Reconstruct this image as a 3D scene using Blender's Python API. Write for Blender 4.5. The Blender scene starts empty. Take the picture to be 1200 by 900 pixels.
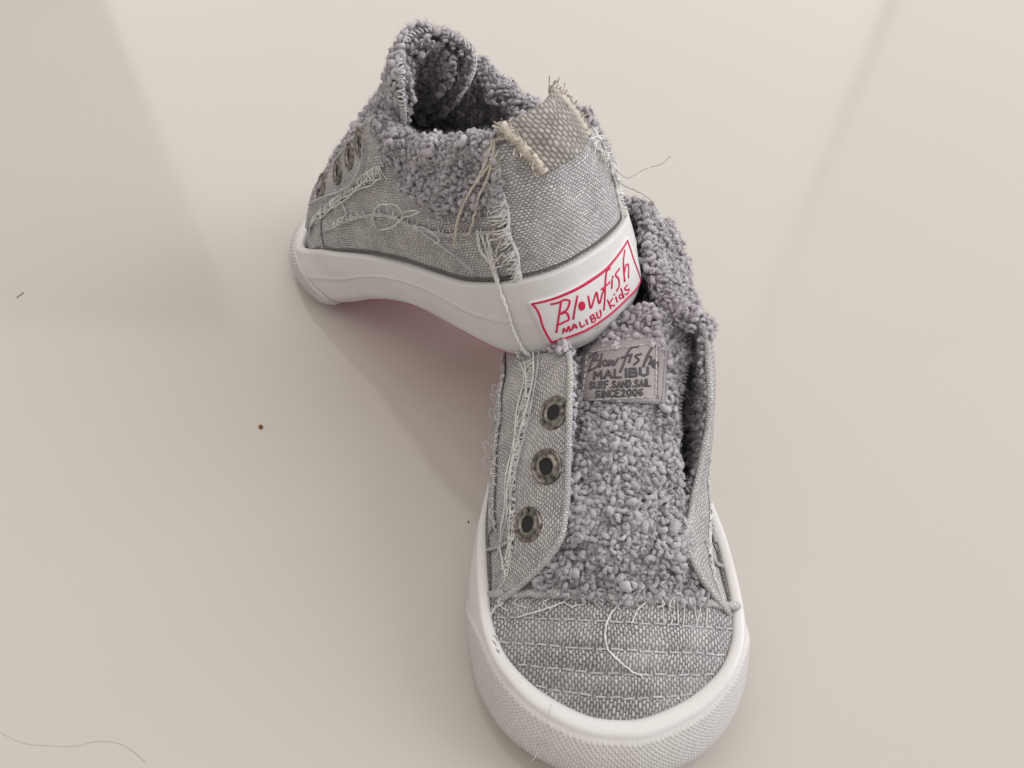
import bpy, math, random
import numpy as np
from mathutils import Vector, Matrix
from mathutils.bvhtree import BVHTree

random.seed(7); rng = np.random.default_rng(7)
SC = 0.0085                     # metres per modelling unit (one shoe is 16.6 units = 14 cm long)
D = math.radians
scn = bpy.context.scene

# ------------------------------------------------------------------ camera
CAM_P, CAM_H, CAM_F, CAM_R = D(54.909), 25.146, 961.0, D(1.251)
cd = bpy.data.cameras.new('camera'); cam = bpy.data.objects.new('camera', cd)
scn.collection.objects.link(cam); scn.camera = cam
cam.matrix_world = (Matrix.Translation((0, 0, CAM_H*SC)) @ Matrix.Rotation(math.pi/2-CAM_P, 4, 'X') @ Matrix.Rotation(CAM_R, 4, 'Z'))
cd.sensor_width = 36; cd.lens = CAM_F/1200*36; cd.clip_start = 0.01; cd.clip_end = 50

# ------------------------------------------------------------------ world and lamps
w = bpy.data.worlds.new('World'); scn.world = w; w.use_nodes = True
bg = w.node_tree.nodes['Background']; bg.inputs[0].default_value = (0.46, 0.43, 0.405, 1); bg.inputs[1].default_value = 1.0

def area_lamp(name, loc, size, rot, radiance, col):
    l = bpy.data.lights.new(name, 'AREA'); l.shape = 'RECTANGLE'; l.size, l.size_y = size
    l.energy = math.pi*size[0]*size[1]*radiance; l.color = col
    o = bpy.data.objects.new(name, l); o.location = loc; o.rotation_euler = rot; scn.collection.objects.link(o)
    return o
# two tall window lights beyond the table with a narrow bar between them, and the pale ceiling above
area_lamp('window_light', (-0.055, 1.50, 1.06), (1.49, 1.19), (D(-90), 0, 0), 1.12, (1.0, 0.99, 0.965))
area_lamp('window_light', (1.12, 1.50, 1.06), (0.80, 1.19), (D(-90), 0, 0), 0.7, (1.0, 0.965, 0.92))
area_lamp('side_window_light', (1.55, 0.25, 1.05), (1.5, 1.2), (0, D(90), 0), 3.7, (0.94, 0.965, 1.0))
area_lamp('ceiling_light', (0.2, 0.6, 1.92), (4.6, 2.2), (0, 0, 0), 0.74, (1.0, 0.955, 0.905))
vs = scn.view_settings; vs.view_transform = 'Standard'; vs.look = 'None'; vs.exposure = 0.09; vs.gamma = 1.0
vs.use_curve_mapping = False

# ------------------------------------------------------------------ node helpers and materials
def newmat(name):
    m = bpy.data.materials.new(name); m.use_nodes = True
    nt = m.node_tree; b = nt.nodes['Principled BSDF']
    return m, nt, b
def N(nt, t, **kw):
    n = nt.nodes.new(t)
    for k, v in kw.items(): setattr(n, k, v)
    return n
def math_n(nt, op, a, b=None, c=None):
    n = N(nt, 'ShaderNodeMath', operation=op)
    for i, v in enumerate((a, b, c)):
        if v is None: continue
        if isinstance(v, (int, float)): n.inputs[i].default_value = v
        else: nt.links.new(v, n.inputs[i])
    return n.outputs[0]
def mixc(nt, f, a, b, mode='MIX'):
    n = N(nt, 'ShaderNodeMix', data_type='RGBA', blend_type=mode)
    for i, v in ((0, f), (6, a), (7, b)):
        if isinstance(v, (int, float)): n.inputs[i].default_value = v
        elif isinstance(v, tuple): n.inputs[i].default_value = (*v, 1) if len(v) == 3 else v
        else: nt.links.new(v, n.inputs[i])
    return n.outputs[2]
def noise(nt, scale, detail=3, vec=None, out=0):
    n = N(nt, 'ShaderNodeTexNoise'); n.inputs['Scale'].default_value = scale; n.inputs['Detail'].default_value = detail
    if vec is None:
        tc = N(nt, 'ShaderNodeTexCoord'); vec = tc.outputs['Object']
    nt.links.new(vec, n.inputs['Vector'])
    return n.outputs[out]
def bump(nt, b, h, dist, strength=1.0, normal=None):
    n = N(nt, 'ShaderNodeBump'); n.inputs['Distance'].default_value = dist; n.inputs['Strength'].default_value = strength
    nt.links.new(h, n.inputs['Height'])
    if normal is not None: nt.links.new(normal, n.inputs['Normal'])
    if b is not None: nt.links.new(n.outputs[0], b.inputs['Normal'])
    return n.outputs[0]
def ramp(nt, v, lo, hi):
    n = N(nt, 'ShaderNodeMapRange', clamp=True); n.inputs[1].default_value = lo; n.inputs[2].default_value = hi
    nt.links.new(v, n.inputs[0]); return n.outputs[0]

def woven(name, light, dark, cw, ch, rough=0.95, depth=0.00022, stain=0.25, swap=False, warm=(1.0, 1.0, 1.0)):
    """staggered woven threads over UV in modelling units"""
    m, nt, b = newmat(name)
    uv = N(nt, 'ShaderNodeUVMap'); sp = N(nt, 'ShaderNodeSeparateXYZ')
    wob = N(nt, 'ShaderNodeVectorMath', operation='ADD')
    nz = N(nt, 'ShaderNodeTexNoise'); nz.inputs['Scale'].default_value = 1.6; nz.inputs['Detail'].default_value = 2
    nt.links.new(uv.outputs[0], nz.inputs['Vector'])
    sc = N(nt, 'ShaderNodeVectorMath', operation='SCALE'); sc.inputs['Scale'].default_value = 0.22
    nt.links.new(nz.outputs['Color'], sc.inputs[0]); nt.links.new(uv.outputs[0], wob.inputs[0]); nt.links.new(sc.outputs[0], wob.inputs[1])
    nt.links.new(wob.outputs[0], sp.inputs[0])
    X, Y = (sp.outputs[1], sp.outputs[0]) if swap else (sp.outputs[0], sp.outputs[1])
    x = math_n(nt, 'DIVIDE', X, cw); i = math_n(nt, 'FLOOR', x)
    fx = math_n(nt, 'SUBTRACT', math_n(nt, 'FRACT', x), 0.5)
    par = math_n(nt, 'MULTIPLY', math_n(nt, 'FLOORED_MODULO', i, 2.0), 0.5)
    y = math_n(nt, 'ADD', math_n(nt, 'DIVIDE', Y, ch), par); j = math_n(nt, 'FLOOR', y)
    fy = math_n(nt, 'SUBTRACT', math_n(nt, 'FRACT', y), 0.5)
    hx = math_n(nt, 'SUBTRACT', 1.0, math_n(nt, 'POWER', math_n(nt, 'MULTIPLY', math_n(nt, 'ABSOLUTE', fx), 2.0), 2.0))
    hy = math_n(nt, 'SUBTRACT', 1.0, math_n(nt, 'POWER', math_n(nt, 'MULTIPLY', math_n(nt, 'ABSOLUTE', fy), 2.0), 2.2))
    h = math_n(nt, 'MULTIPLY', math_n(nt, 'MULTIPLY', hx, hy), 1.0)
    cv = N(nt, 'ShaderNodeCombineXYZ'); nt.links.new(i, cv.inputs[0]); nt.links.new(j, cv.inputs[1])
    wn = N(nt, 'ShaderNodeTexWhiteNoise', noise_dimensions='2D'); nt.links.new(cv.outputs[0], wn.inputs['Vector'])
    rnd = ramp(nt, wn.outputs['Value'], 0, 1)
    lt = mixc(nt, rnd, tuple(c*0.72 for c in light), tuple(min(1, c*1.16) for c in light))
    hn = math_n(nt, 'ADD', h, math_n(nt, 'MULTIPLY', math_n(nt, 'SUBTRACT', noise(nt, 2400, 3), 0.5), 0.9))
    col = mixc(nt, ramp(nt, hn, 0.05, 0.95), dark, lt)
    n1 = noise(nt, 120, 5)
    col = mixc(nt, math_n(nt, 'MULTIPLY', ramp(nt, n1, 0.38, 0.7), stain), col, tuple(c*1.25*k for c, k in zip(light, warm)))
    n2 = noise(nt, 55, 3)
    col = mixc(nt, math_n(nt, 'MULTIPLY', ramp(nt, n2, 0.45, 0.75), stain*0.8), col, tuple(c*0.55 for c in light))
    nt.links.new(col, b.inputs['Base Color'])
    b.inputs['Roughness'].default_value = rough; b.inputs['Specular IOR Level'].default_value = 0.15
    b.inputs['Sheen Weight'].default_value = 0.12
    fib = noise(nt, 5200, 2)
    hh = math_n(nt, 'ADD', math_n(nt, 'MULTIPLY', h, 1.0), math_n(nt, 'MULTIPLY', fib, 0.45))
    bump(nt, b, hh, depth)
    return m

def fuzzy(name, col, var=0.18, rough=1.0, sheen=0.25, scale=420, depth=0.0005):
    m, nt, b = newmat(name)
    n1 = noise(nt, scale*0.35, 3); n2 = noise(nt, scale*7, 3)
    c = mixc(nt, ramp(nt, n1, 0.3, 0.7), tuple(v*(1-var) for v in col), tuple(min(1, v*(1+var)) for v in col))
    nt.links.new(c, b.inputs['Base Color']); b.inputs['Roughness'].default_value = rough
    b.inputs['Sheen Weight'].default_value = sheen; b.inputs['Sheen Roughness'].default_value = 0.5
    b.inputs['Specular IOR Level'].default_value = 0.2
    bump(nt, b, n2, depth)
    return m

M = {}
M['canvas_toe'] = woven('toe_canvas', (0.62, 0.615, 0.62), (0.13, 0.128, 0.132), 0.086, 0.178)
M['canvas'] = woven('grey_canvas', (0.70, 0.68, 0.675), (0.19, 0.182, 0.18), 0.08, 0.145, swap=True, depth=0.00018)
M['canvas_heel'] = woven('heel_canvas', (0.76, 0.755, 0.76), (0.24, 0.238, 0.244), 0.078, 0.138, swap=True, depth=0.00018, stain=0.22)
M['webbing'] = woven('beige_webbing', (0.50, 0.475, 0.44), (0.21, 0.195, 0.178), 0.13, 0.19, depth=0.0003)
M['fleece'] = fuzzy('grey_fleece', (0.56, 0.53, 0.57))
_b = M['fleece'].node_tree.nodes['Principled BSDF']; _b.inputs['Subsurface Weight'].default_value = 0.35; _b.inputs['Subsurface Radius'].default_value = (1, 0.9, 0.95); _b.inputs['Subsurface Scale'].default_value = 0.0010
M['fleece_base'] = fuzzy('fleece_backing', (0.25, 0.235, 0.25))  # darker than the curls, painting shade into the gaps between them
M['thread'] = fuzzy('cotton_thread', (0.78, 0.77, 0.755), 0.15, 0.9, 0.1, 900, 0.0001)
M['thread_beige'] = fuzzy('beige_thread', (0.64, 0.59, 0.52), 0.2, 0.9, 0.1, 900, 0.0001)
M['thread_grey'] = fuzzy('grey_thread', (0.54, 0.53, 0.54), 0.15, 0.9, 0.1, 900, 0.0001)
M['thread_dark'] = fuzzy('dark_thread', (0.10, 0.09, 0.10), 0.2, 0.8, 0.1, 900, 0.0001)
M['binding'] = woven('edge_binding', (0.66, 0.65, 0.645), (0.34, 0.335, 0.335), 0.07, 0.12, depth=0.00018)
M['raw_edge'] = woven('raw_edge', (0.25, 0.24, 0.225), (0.13, 0.125, 0.12), 0.09, 0.12)

def rubber(name, col, rough=0.42, dirt=0.42):
    m, nt, b = newmat(name)
    n1 = noise(nt, 60, 5); n2 = noise(nt, 900, 3)
    c = mixc(nt, math_n(nt, 'MULTIPLY', ramp(nt, n1, 0.5, 0.75), dirt), col, tuple(v*k for v, k in zip(col, (0.80, 0.77, 0.72))))
    nt.links.new(c, b.inputs['Base Color'])
    nt.links.new(math_n(nt, 'ADD', math_n(nt, 'MULTIPLY', n1, 0.2), rough-0.1), b.inputs['Roughness'])
    b.inputs['Subsurface Weight'].default_value = 0.0
    bump(nt, b, math_n(nt, 'ADD', n2, math_n(nt, 'MULTIPLY', n1, 2.0)), 0.00006)
    return m
M['rubber'] = rubber('white_rubber', (0.74, 0.722, 0.715))
M['bumper'] = rubber('toe_rubber', (0.68, 0.66, 0.65), 0.5, 0.3)
M['outsole'] = rubber('pink_outsole', (0.68, 0.15, 0.25), 0.5)
M['tag'] = rubber('tag_rubber', (0.84, 0.82, 0.82), 0.35, 0.12)
M['red'] = rubber('red_print', (0.66, 0.012, 0.085), 0.4, 0.15)

m, nt, b = newmat('antique_metal')
n1 = noise(nt, 700, 4)
nt.links.new(mixc(nt, ramp(nt, n1, 0.35, 0.65), (0.09, 0.082, 0.072), (0.36, 0.335, 0.30)), b.inputs['Base Color'])
b.inputs['Metallic'].default_value = 0.85; b.inputs['Roughness'].default_value = 0.36
bump(nt, b, noise(nt, 2600, 3), 0.00012); M['metal'] = m
m, nt, b = newmat('eyelet_hole_shade'); b.inputs['Base Color'].default_value = (0.02, 0.02, 0.022, 1); b.inputs['Roughness'].default_value = 0.8  # near-black colour paints the shade inside an eyelet hole
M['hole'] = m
m, nt, b = newmat('pale_metal'); b.inputs['Base Color'].default_value = (0.75, 0.74, 0.72, 1); b.inputs['Metallic'].default_value = 0.9
b.inputs['Roughness'].default_value = 0.25; M['pale_metal'] = m

# satin twill of the tongue label
m, nt, b = newmat('label_satin')
uv = N(nt, 'ShaderNodeUVMap'); wv = N(nt, 'ShaderNodeTexWave', bands_direction='DIAGONAL'); wv.inputs['Scale'].default_value = 6.5
wv.inputs['Distortion'].default_value = 0.6; nt.links.new(uv.outputs[0], wv.inputs['Vector'])
nt.links.new(mixc(nt, wv.outputs['Fac'], (0.30, 0.275, 0.28), (0.43, 0.395, 0.40)), b.inputs['Base Color'])
b.inputs['Roughness'].default_value = 0.45; b.inputs['Sheen Weight'].default_value = 0.1
bump(nt, b, wv.outputs['Fac'], 0.0001); M['satin'] = m

# glossy table
m, nt, b = newmat('glossy_table')
n1 = noise(nt, 3.0, 3); n2 = noise(nt, 45, 4); n3 = noise(nt, 3000, 2)
c = mixc(nt, ramp(nt, n1, 0.3, 0.7), (0.535, 0.502, 0.462), (0.56, 0.526, 0.484))
nt.links.new(c, b.inputs['Base Color'])
nt.links.new(math_n(nt, 'ADD', math_n(nt, 'ADD', math_n(nt, 'MULTIPLY', n2, 0.05), math_n(nt, 'MULTIPLY', noise(nt, 14, 5), 0.09)), 0.02), b.inputs['Roughness'])
b.inputs['IOR'].default_value = 1.5
bump(nt, b, math_n(nt, 'ADD', math_n(nt, 'MULTIPLY', n2, 1.0), math_n(nt, 'MULTIPLY', n3, 0.02)), 0.000012)
M['table'] = m

# ------------------------------------------------------------------ mesh helpers (numpy, modelling units)
class MB:
    def __init__(s): s.v = []; s.f = []; s.uv = []; s.mi = []; s.n = 0
    def add(s, v, f, uv=None, mi=0):
        v = np.asarray(v, float).reshape(-1, 3)
        s.v.append(v); f = np.asarray(f, int); s.f.append(f+s.n); s.mi += [mi]*len(f)
        s.uv.append(np.asarray(uv, float) if uv is not None else v[:, :2].copy()); s.n += len(v)
    def arrays(s):
        v = np.concatenate(s.v); uv = np.concatenate(s.uv)
        return v, s.f, uv
def grid_faces(nu, nv, cu=False, cv=False):
    iu = np.arange(nu if cu else nu-1); iv = np.arange(nv if cv else nv-1)
    a, b2 = np.meshgrid(iu, iv, indexing='ij'); a2 = (a+1) % nu; b3 = (b2+1) % nv
    return np.stack([a*nv+b2, a2*nv+b2, a2*nv+b3, a*nv+b3], -1).reshape(-1, 4)
def mk(name, mb, mats, parent=None, kind=None, label=None, smooth=True):
    v, fl, uv = mb.arrays()
    me = bpy.data.meshes.new(name)
    vv = (v*SC).astype(np.float32)
    me.vertices.add(len(vv)); me.vertices.foreach_set('co', vv.ravel())
    loops = np.concatenate([f.ravel() for f in fl]); tot = np.concatenate([np.full(len(f), f.shape[1]) for f in fl])
    st = np.concatenate([[0], np.cumsum(tot)[:-1]])
    me.loops.add(len(loops)); me.loops.foreach_set('vertex_index', loops.astype(np.int32))
    me.polygons.add(len(tot)); me.polygons.foreach_set('loop_start', st.astype(np.int32)); me.polygons.foreach_set('loop_total', tot.astype(np.int32))
    me.polygons.foreach_set('use_smooth', np.full(len(tot), smooth)); me.polygons.foreach_set('material_index', np.array(mb.mi, np.int32))
    ul = me.uv_layers.new(name='UVMap'); ul.data.foreach_set('uv', uv[loops].astype(np.float32).ravel())
    me.update(calc_edges=True); me.validate()
    for mm in (mats if isinstance(mats, (list, tuple)) else [mats]): me.materials.append(mm)
    o = bpy.data.objects.new(name, me); scn.collection.objects.link(o)
    if parent: o.parent = parent
    if kind: o['kind'] = kind
    if label: o['label'] = label
    return o
def spl(k, vals, x):
    """cubic Hermite through keys k (sorted) with values vals (n,d) at x"""
    k = np.asarray(k, float); vals = np.asarray(vals, float); one = vals.ndim == 1
    if one: vals = vals[:, None]
    x = np.clip(np.asarray(x, float), k[0], k[-1]); sh = x.shape; x = x.ravel()
    m_ = np.empty_like(vals); dv = np.diff(vals, axis=0)/np.diff(k)[:, None]
    m_[0] = dv[0]; m_[-1] = dv[-1]
    h0, h1 = np.diff(k)[:-1, None], np.diff(k)[1:, None]
    m_[1:-1] = (dv[:-1]*h1+dv[1:]*h0)/(h0+h1)
    i = np.clip(np.searchsorted(k, x, 'right')-1, 0, len(k)-2); h = (k[i+1]-k[i])[:, None]; t = ((x-k[i])[:, None])/h
    r = (2*t**3-3*t**2+1)*vals[i]+(t**3-2*t**2+t)*h*m_[i]+(-2*t**3+3*t**2)*vals[i+1]+(t**3-t**2)*h*m_[i+1]
    return r.reshape(sh) if one else r.reshape(*sh, vals.shape[1])
def smooth_path(pts, n):
    pts = np.asarray(pts, float)
    if len(pts) == 2: pts = np.array([pts[0], (pts[0]+pts[1])/2, pts[1]])
    d = np.concatenate([[0], np.cumsum(np.linalg.norm(np.diff(pts, axis=0), axis=1)+1e-6)])
    return spl(d, pts, np.linspace(0, d[-1], n))
def sstep(a, b2, x): t = np.clip((np.asarray(x, float)-a)/(b2-a), 0, 1); return t*t*(3-2*t)
def unit(v): return v/np.maximum(np.linalg.norm(v, axis=-1, keepdims=True), 1e-9)
def tube(mb, pts, r, sides=6, cap=True, mi=0, squash=None):
    P = np.asarray(pts, float); n = len(P); r = np.broadcast_to(np.asarray(r, float), (n,))
    T = unit(np.gradient(P, axis=0)); ref = np.array([0, 0, 1.0]) if abs(T[0][2]) < 0.9 else np.array([1.0, 0, 0])
    Nn = np.empty_like(P); nn = unit(np.cross(T[0], ref))
    for i in range(n):
        nn = unit(nn-T[i]*np.dot(nn, T[i])); Nn[i] = nn
    Bn = np.cross(T, Nn); a = np.linspace(0, 2*math.pi, sides, endpoint=False)
    V = P[:, None]+r[:, None, None]*(np.cos(a)[None, :, None]*Nn[:, None]+np.sin(a)[None, :, None]*Bn[:, None])
    L = np.concatenate([[0], np.cumsum(np.linalg.norm(np.diff(P, axis=0), axis=1))])
    uv = np.stack(np.broadcast_arrays(L[:, None], (a*r.mean())[None, :]), -1).reshape(-1, 2)
    f = grid_faces(n, sides, cv=True)
    mb.add(V.reshape(-1, 3), f, uv, mi)
    if cap:
        base = mb.n-n*sides
        c = np.stack([P[0]-T[0]*r[0]*0.7, P[-1]+T[-1]*r[-1]*0.7]); k0 = mb.n
        mb.add(c, np.zeros((0, 3), int), np.array([[0, 0], [L[-1], 0]]))
        j = np.arange(sides); j2 = (j+1) % sides
        mb.f.append(np.stack([base+j2, base+j, np.full(sides, k0)], 1)); mb.mi += [mi]*sides
        e = base+(n-1)*sides
        mb.f.append(np.stack([e+j, e+j2, np.full(sides, k0+1)], 1)); mb.mi += [mi]*sides
def twisted(mb, path, r, n=80, turns=10, strands=2):
    P = smooth_path(path, n); T = unit(np.gradient(P, axis=0)); ref = np.array([0.3, 0.2, 0.93])
    A = unit(np.cross(T, ref)); B2 = np.cross(T, A)
    for s in range(strands):
        ph = np.linspace(0, turns*2*math.pi, n)+s*2*math.pi/strands
        tube(mb, P+r*0.8*(np.cos(ph)[:, None]*A+np.sin(ph)[:, None]*B2), r, 5)
def surf_grid(fn, us, vs_):
    U, V = np.meshgrid(us, vs_, indexing='ij'); return fn(U, V)
def grid_uv(P):
    du = np.linalg.norm(np.diff(P, axis=0), axis=2); dv = np.linalg.norm(np.diff(P, axis=1), axis=2)
    mid = P.shape[1]//2
    u = np.concatenate([[0], np.cumsum(du[:, mid])])[:, None]*np.ones((1, P.shape[1]))
    v = np.concatenate([np.zeros((P.shape[0], 1)), np.cumsum(dv, 1)], 1)
    return np.stack([u, v], -1).reshape(-1, 2)
def grid_normals(P, flip=1):
    gu = np.gradient(P, axis=0); gv = np.gradient(P, axis=1); return unit(np.cross(gu, gv))*flip
def sheet(mb, P, thick=0.0, nrm=None, uv=None, mi=0):
    """grid P (nu,nv,3); with thick a closed slab going inward along -nrm"""
    nu, nv = P.shape[:2]; uv = grid_uv(P) if uv is None else uv
    f = grid_faces(nu, nv); mb.add(P.reshape(-1, 3), f, uv, mi)
    if thick:
        Q = P-nrm*thick; mb.add(Q.reshape(-1, 3), f[:, ::-1], uv, mi)
        o = mb.n-2*nu*nv; o2 = o+nu*nv; idx = np.arange(nu*nv).reshape(nu, nv)
        for e in (idx[0], idx[-1][::-1], idx[:, -1], idx[:, 0][::-1]):
            mb.f.append(np.stack([o+e[:-1], o+e[1:], o2+e[1:], o2+e[:-1]], 1)); mb.mi += [mi]*(len(e)-1)

# fleece curls: short bent worms scattered on a surface
def nub_proto(k):
    r_ = np.random.default_rng(100+k); s = 6
    if k % 4 == 0:       # plain bent curl
        n = 8; R = r_.uniform(0.05, 0.075); span = r_.uniform(2.8, 4.6); a = np.linspace(0, span, n)-span/2
        P = np.stack([R*np.sin(a), R*0.6*a/span*r_.uniform(-1, 1.6), R*np.cos(a)*r_.uniform(0.75, 1.25)], 1); r0 = r_.uniform(0.05, 0.066)
    else:                # tight knot of one and a half turns
        n = 12; s = 5; R = r_.uniform(0.06, 0.09); turns = r_.uniform(1.2, 1.9); a = np.linspace(0, turns*2*math.pi, n)+r_.uniform(0, 6)
        rr = R*np.linspace(1.1, 0.55, n)*(1+0.25*np.sin(a*1.7+k)); P = np.stack([rr*np.cos(a), rr*np.sin(a)*r_.uniform(0.7, 1.1), np.linspace(-0.05, 0.10, n)+0.02*np.sin(a*2.3)], 1); r0 = r_.uniform(0.042, 0.056)
        t_ = r_.uniform(-0.9, 0.9); c_, s_ = math.cos(t_), math.sin(t_); P = P@np.array([[1, 0, 0], [0, c_, -s_], [0, s_, c_]]).T
    rad = r0*np.clip(np.sin(np.linspace(0.25, math.pi-0.25, n))*1.5, 0.4, 1.05)*r_.uniform(0.85, 1.15, n)
    mb = MB(); tube(mb, P, rad, s)
    v = mb.arrays()[0]; v = v+r_.normal(0, 0.005, v.shape); quads = mb.f[0]; tris = np.concatenate(mb.f[2:])
    return v, quads, tris
PROTO = [nub_proto(k) for k in range(16)]
def scatter(P, Nrm, d, rs, mask=None, maxn=6000):
    """dart-throwing on a grid surface; returns points, normals"""
    nu, nv = P.shape[:2]
    A = P[:-1, :-1]; B2 = P[1:, :-1]; C = P[:-1, 1:]
    ar = np.linalg.norm(np.cross(B2-A, C-A), axis=2).ravel(); tot = ar.sum()
    n = int(min(tot/(d*d)*5, 60000)); c = rs.choice(len(ar), n, p=ar/tot); i, j = np.divmod(c, nv-1); u, v = rs.random(n), rs.random(n)
    def bl(G): return (G[i, j]*((1-u)*(1-v))[:, None]+G[i+1, j]*(u*(1-v))[:, None]+G[i, j+1]*((1-u)*v)[:, None]+G[i+1, j+1]*(u*v)[:, None])
    pts, nr = bl(P), unit(bl(Nrm)); pu, pv = (i+u)/(nu-1), (j+v)/(nv-1)
    ok = np.ones(n, bool) if mask is None else mask(pu, pv, rs)
    H = {}; keep = []
    for q in range(n):
        if not ok[q]: continue
        p = pts[q]; key = (int(p[0]//d), int(p[1]//d), int(p[2]//d)); bad = False
        for dx in (-1, 0, 1):
            for dy in (-1, 0, 1):
                for dz in (-1, 0, 1):
                    for e in H.get((key[0]+dx, key[1]+dy, key[2]+dz), ()):
                        if (e[0]-p[0])**2+(e[1]-p[1])**2+(e[2]-p[2])**2 < d*d: bad = True; break
                    if bad: break
                if bad: break
            if bad: break
        if not bad:
            H.setdefault(key, []).append(p); keep.append(q)
            if len(keep) >= maxn: break
    return pts[keep], nr[keep]
def pile(mb, P, Nrm, d=0.16, size=1.0, seed=1, mask=None, lift=0.03):
    rs = np.random.default_rng(seed); pts, nr = scatter(P, Nrm, d, rs, mask)
    n = len(pts)
    if n == 0: return
    kinds = rs.integers(0, len(PROTO), n)
    for k in range(len(PROTO)):
        s = np.where(kinds == k)[0]
        if len(s) == 0: continue
        v, q, t = PROTO[k]; m_ = len(s)
        Z = unit(nr[s]+rs.normal(0, 0.38, (m_, 3))); X = unit(np.cross(Z, rs.normal(0, 1, (m_, 3)))); Y = np.cross(Z, X)
        lf = np.sin(pts[s][:, 0]*5.1+seed)+np.sin(pts[s][:, 1]*4.3+pts[s][:, 2]*3.7)+np.sin(pts[s][:, 2]*6.1-pts[s][:, 0]*3.0)
        S = size*rs.uniform(0.7, 1.3, m_)*(1+0.06*lf); off = lift+rs.uniform(-0.06, 0.06, m_)+0.03*lf
        V = (pts[s]+nr[s]*off[:, None])[:, None]+S[:, None, None]*(v[None, :, :1]*X[:, None]+v[None, :, 1:2]*Y[:, None]+v[None, :, 2:]*Z[:, None])
        o = (np.arange(m_)*len(v))[:, None, None]
        b0 = mb.n; mb.add(V.reshape(-1, 3), (q[None]+o).reshape(-1, 4))
        mb.f.append((t[None]+o).reshape(-1, 3)+b0); mb.mi += [0]*(m_*len(t))
        # fine loose fibres standing off each curl
        nh = 32; cen = (pts[s]+nr[s]*(off+0.05)[:, None])[:, None]
        d_ = unit(rs.normal(0, 1, (m_, nh, 3))+nr[s][:, None]*0.55); st = cen+d_*0.07*S[:, None, None]; wd = unit(np.cross(d_, rs.normal(0, 1, (m_, nh, 3))))*0.006
        en = st+d_*rs.uniform(0.03, 0.14, (m_, nh, 1))+rs.normal(0, 0.04, (m_, nh, 3))
        H3 = np.stack([st-wd, st+wd, en], 2).reshape(-1, 3); mb.add(H3, np.arange(len(H3)).reshape(-1, 3))

# ------------------------------------------------------------------ table
tb = MB(); tb.add([[-400, -300, 0], [400, -300, 0], [400, 500, 0], [-400, 500, 0]], [[0, 1, 2, 3]])
tab = mk('table_top', tb, M['table'], kind='structure', label='glossy cream table top under both shoes')

# ------------------------------------------------------------------ the shoe
HALF = np.array([(0, -0.1), (0.9, 0.0), (1.75, 0.45), (2.4, 1.25), (2.75, 2.4), (2.88, 4), (2.98, 6), (3.28, 8.2), (3.72, 10.3), (3.98, 12), (3.9, 13.2), (3.5, 14.5), (2.72, 15.5), (1.6, 16.17), (0.7, 16.44), (0, 16.48)], float)

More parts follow.
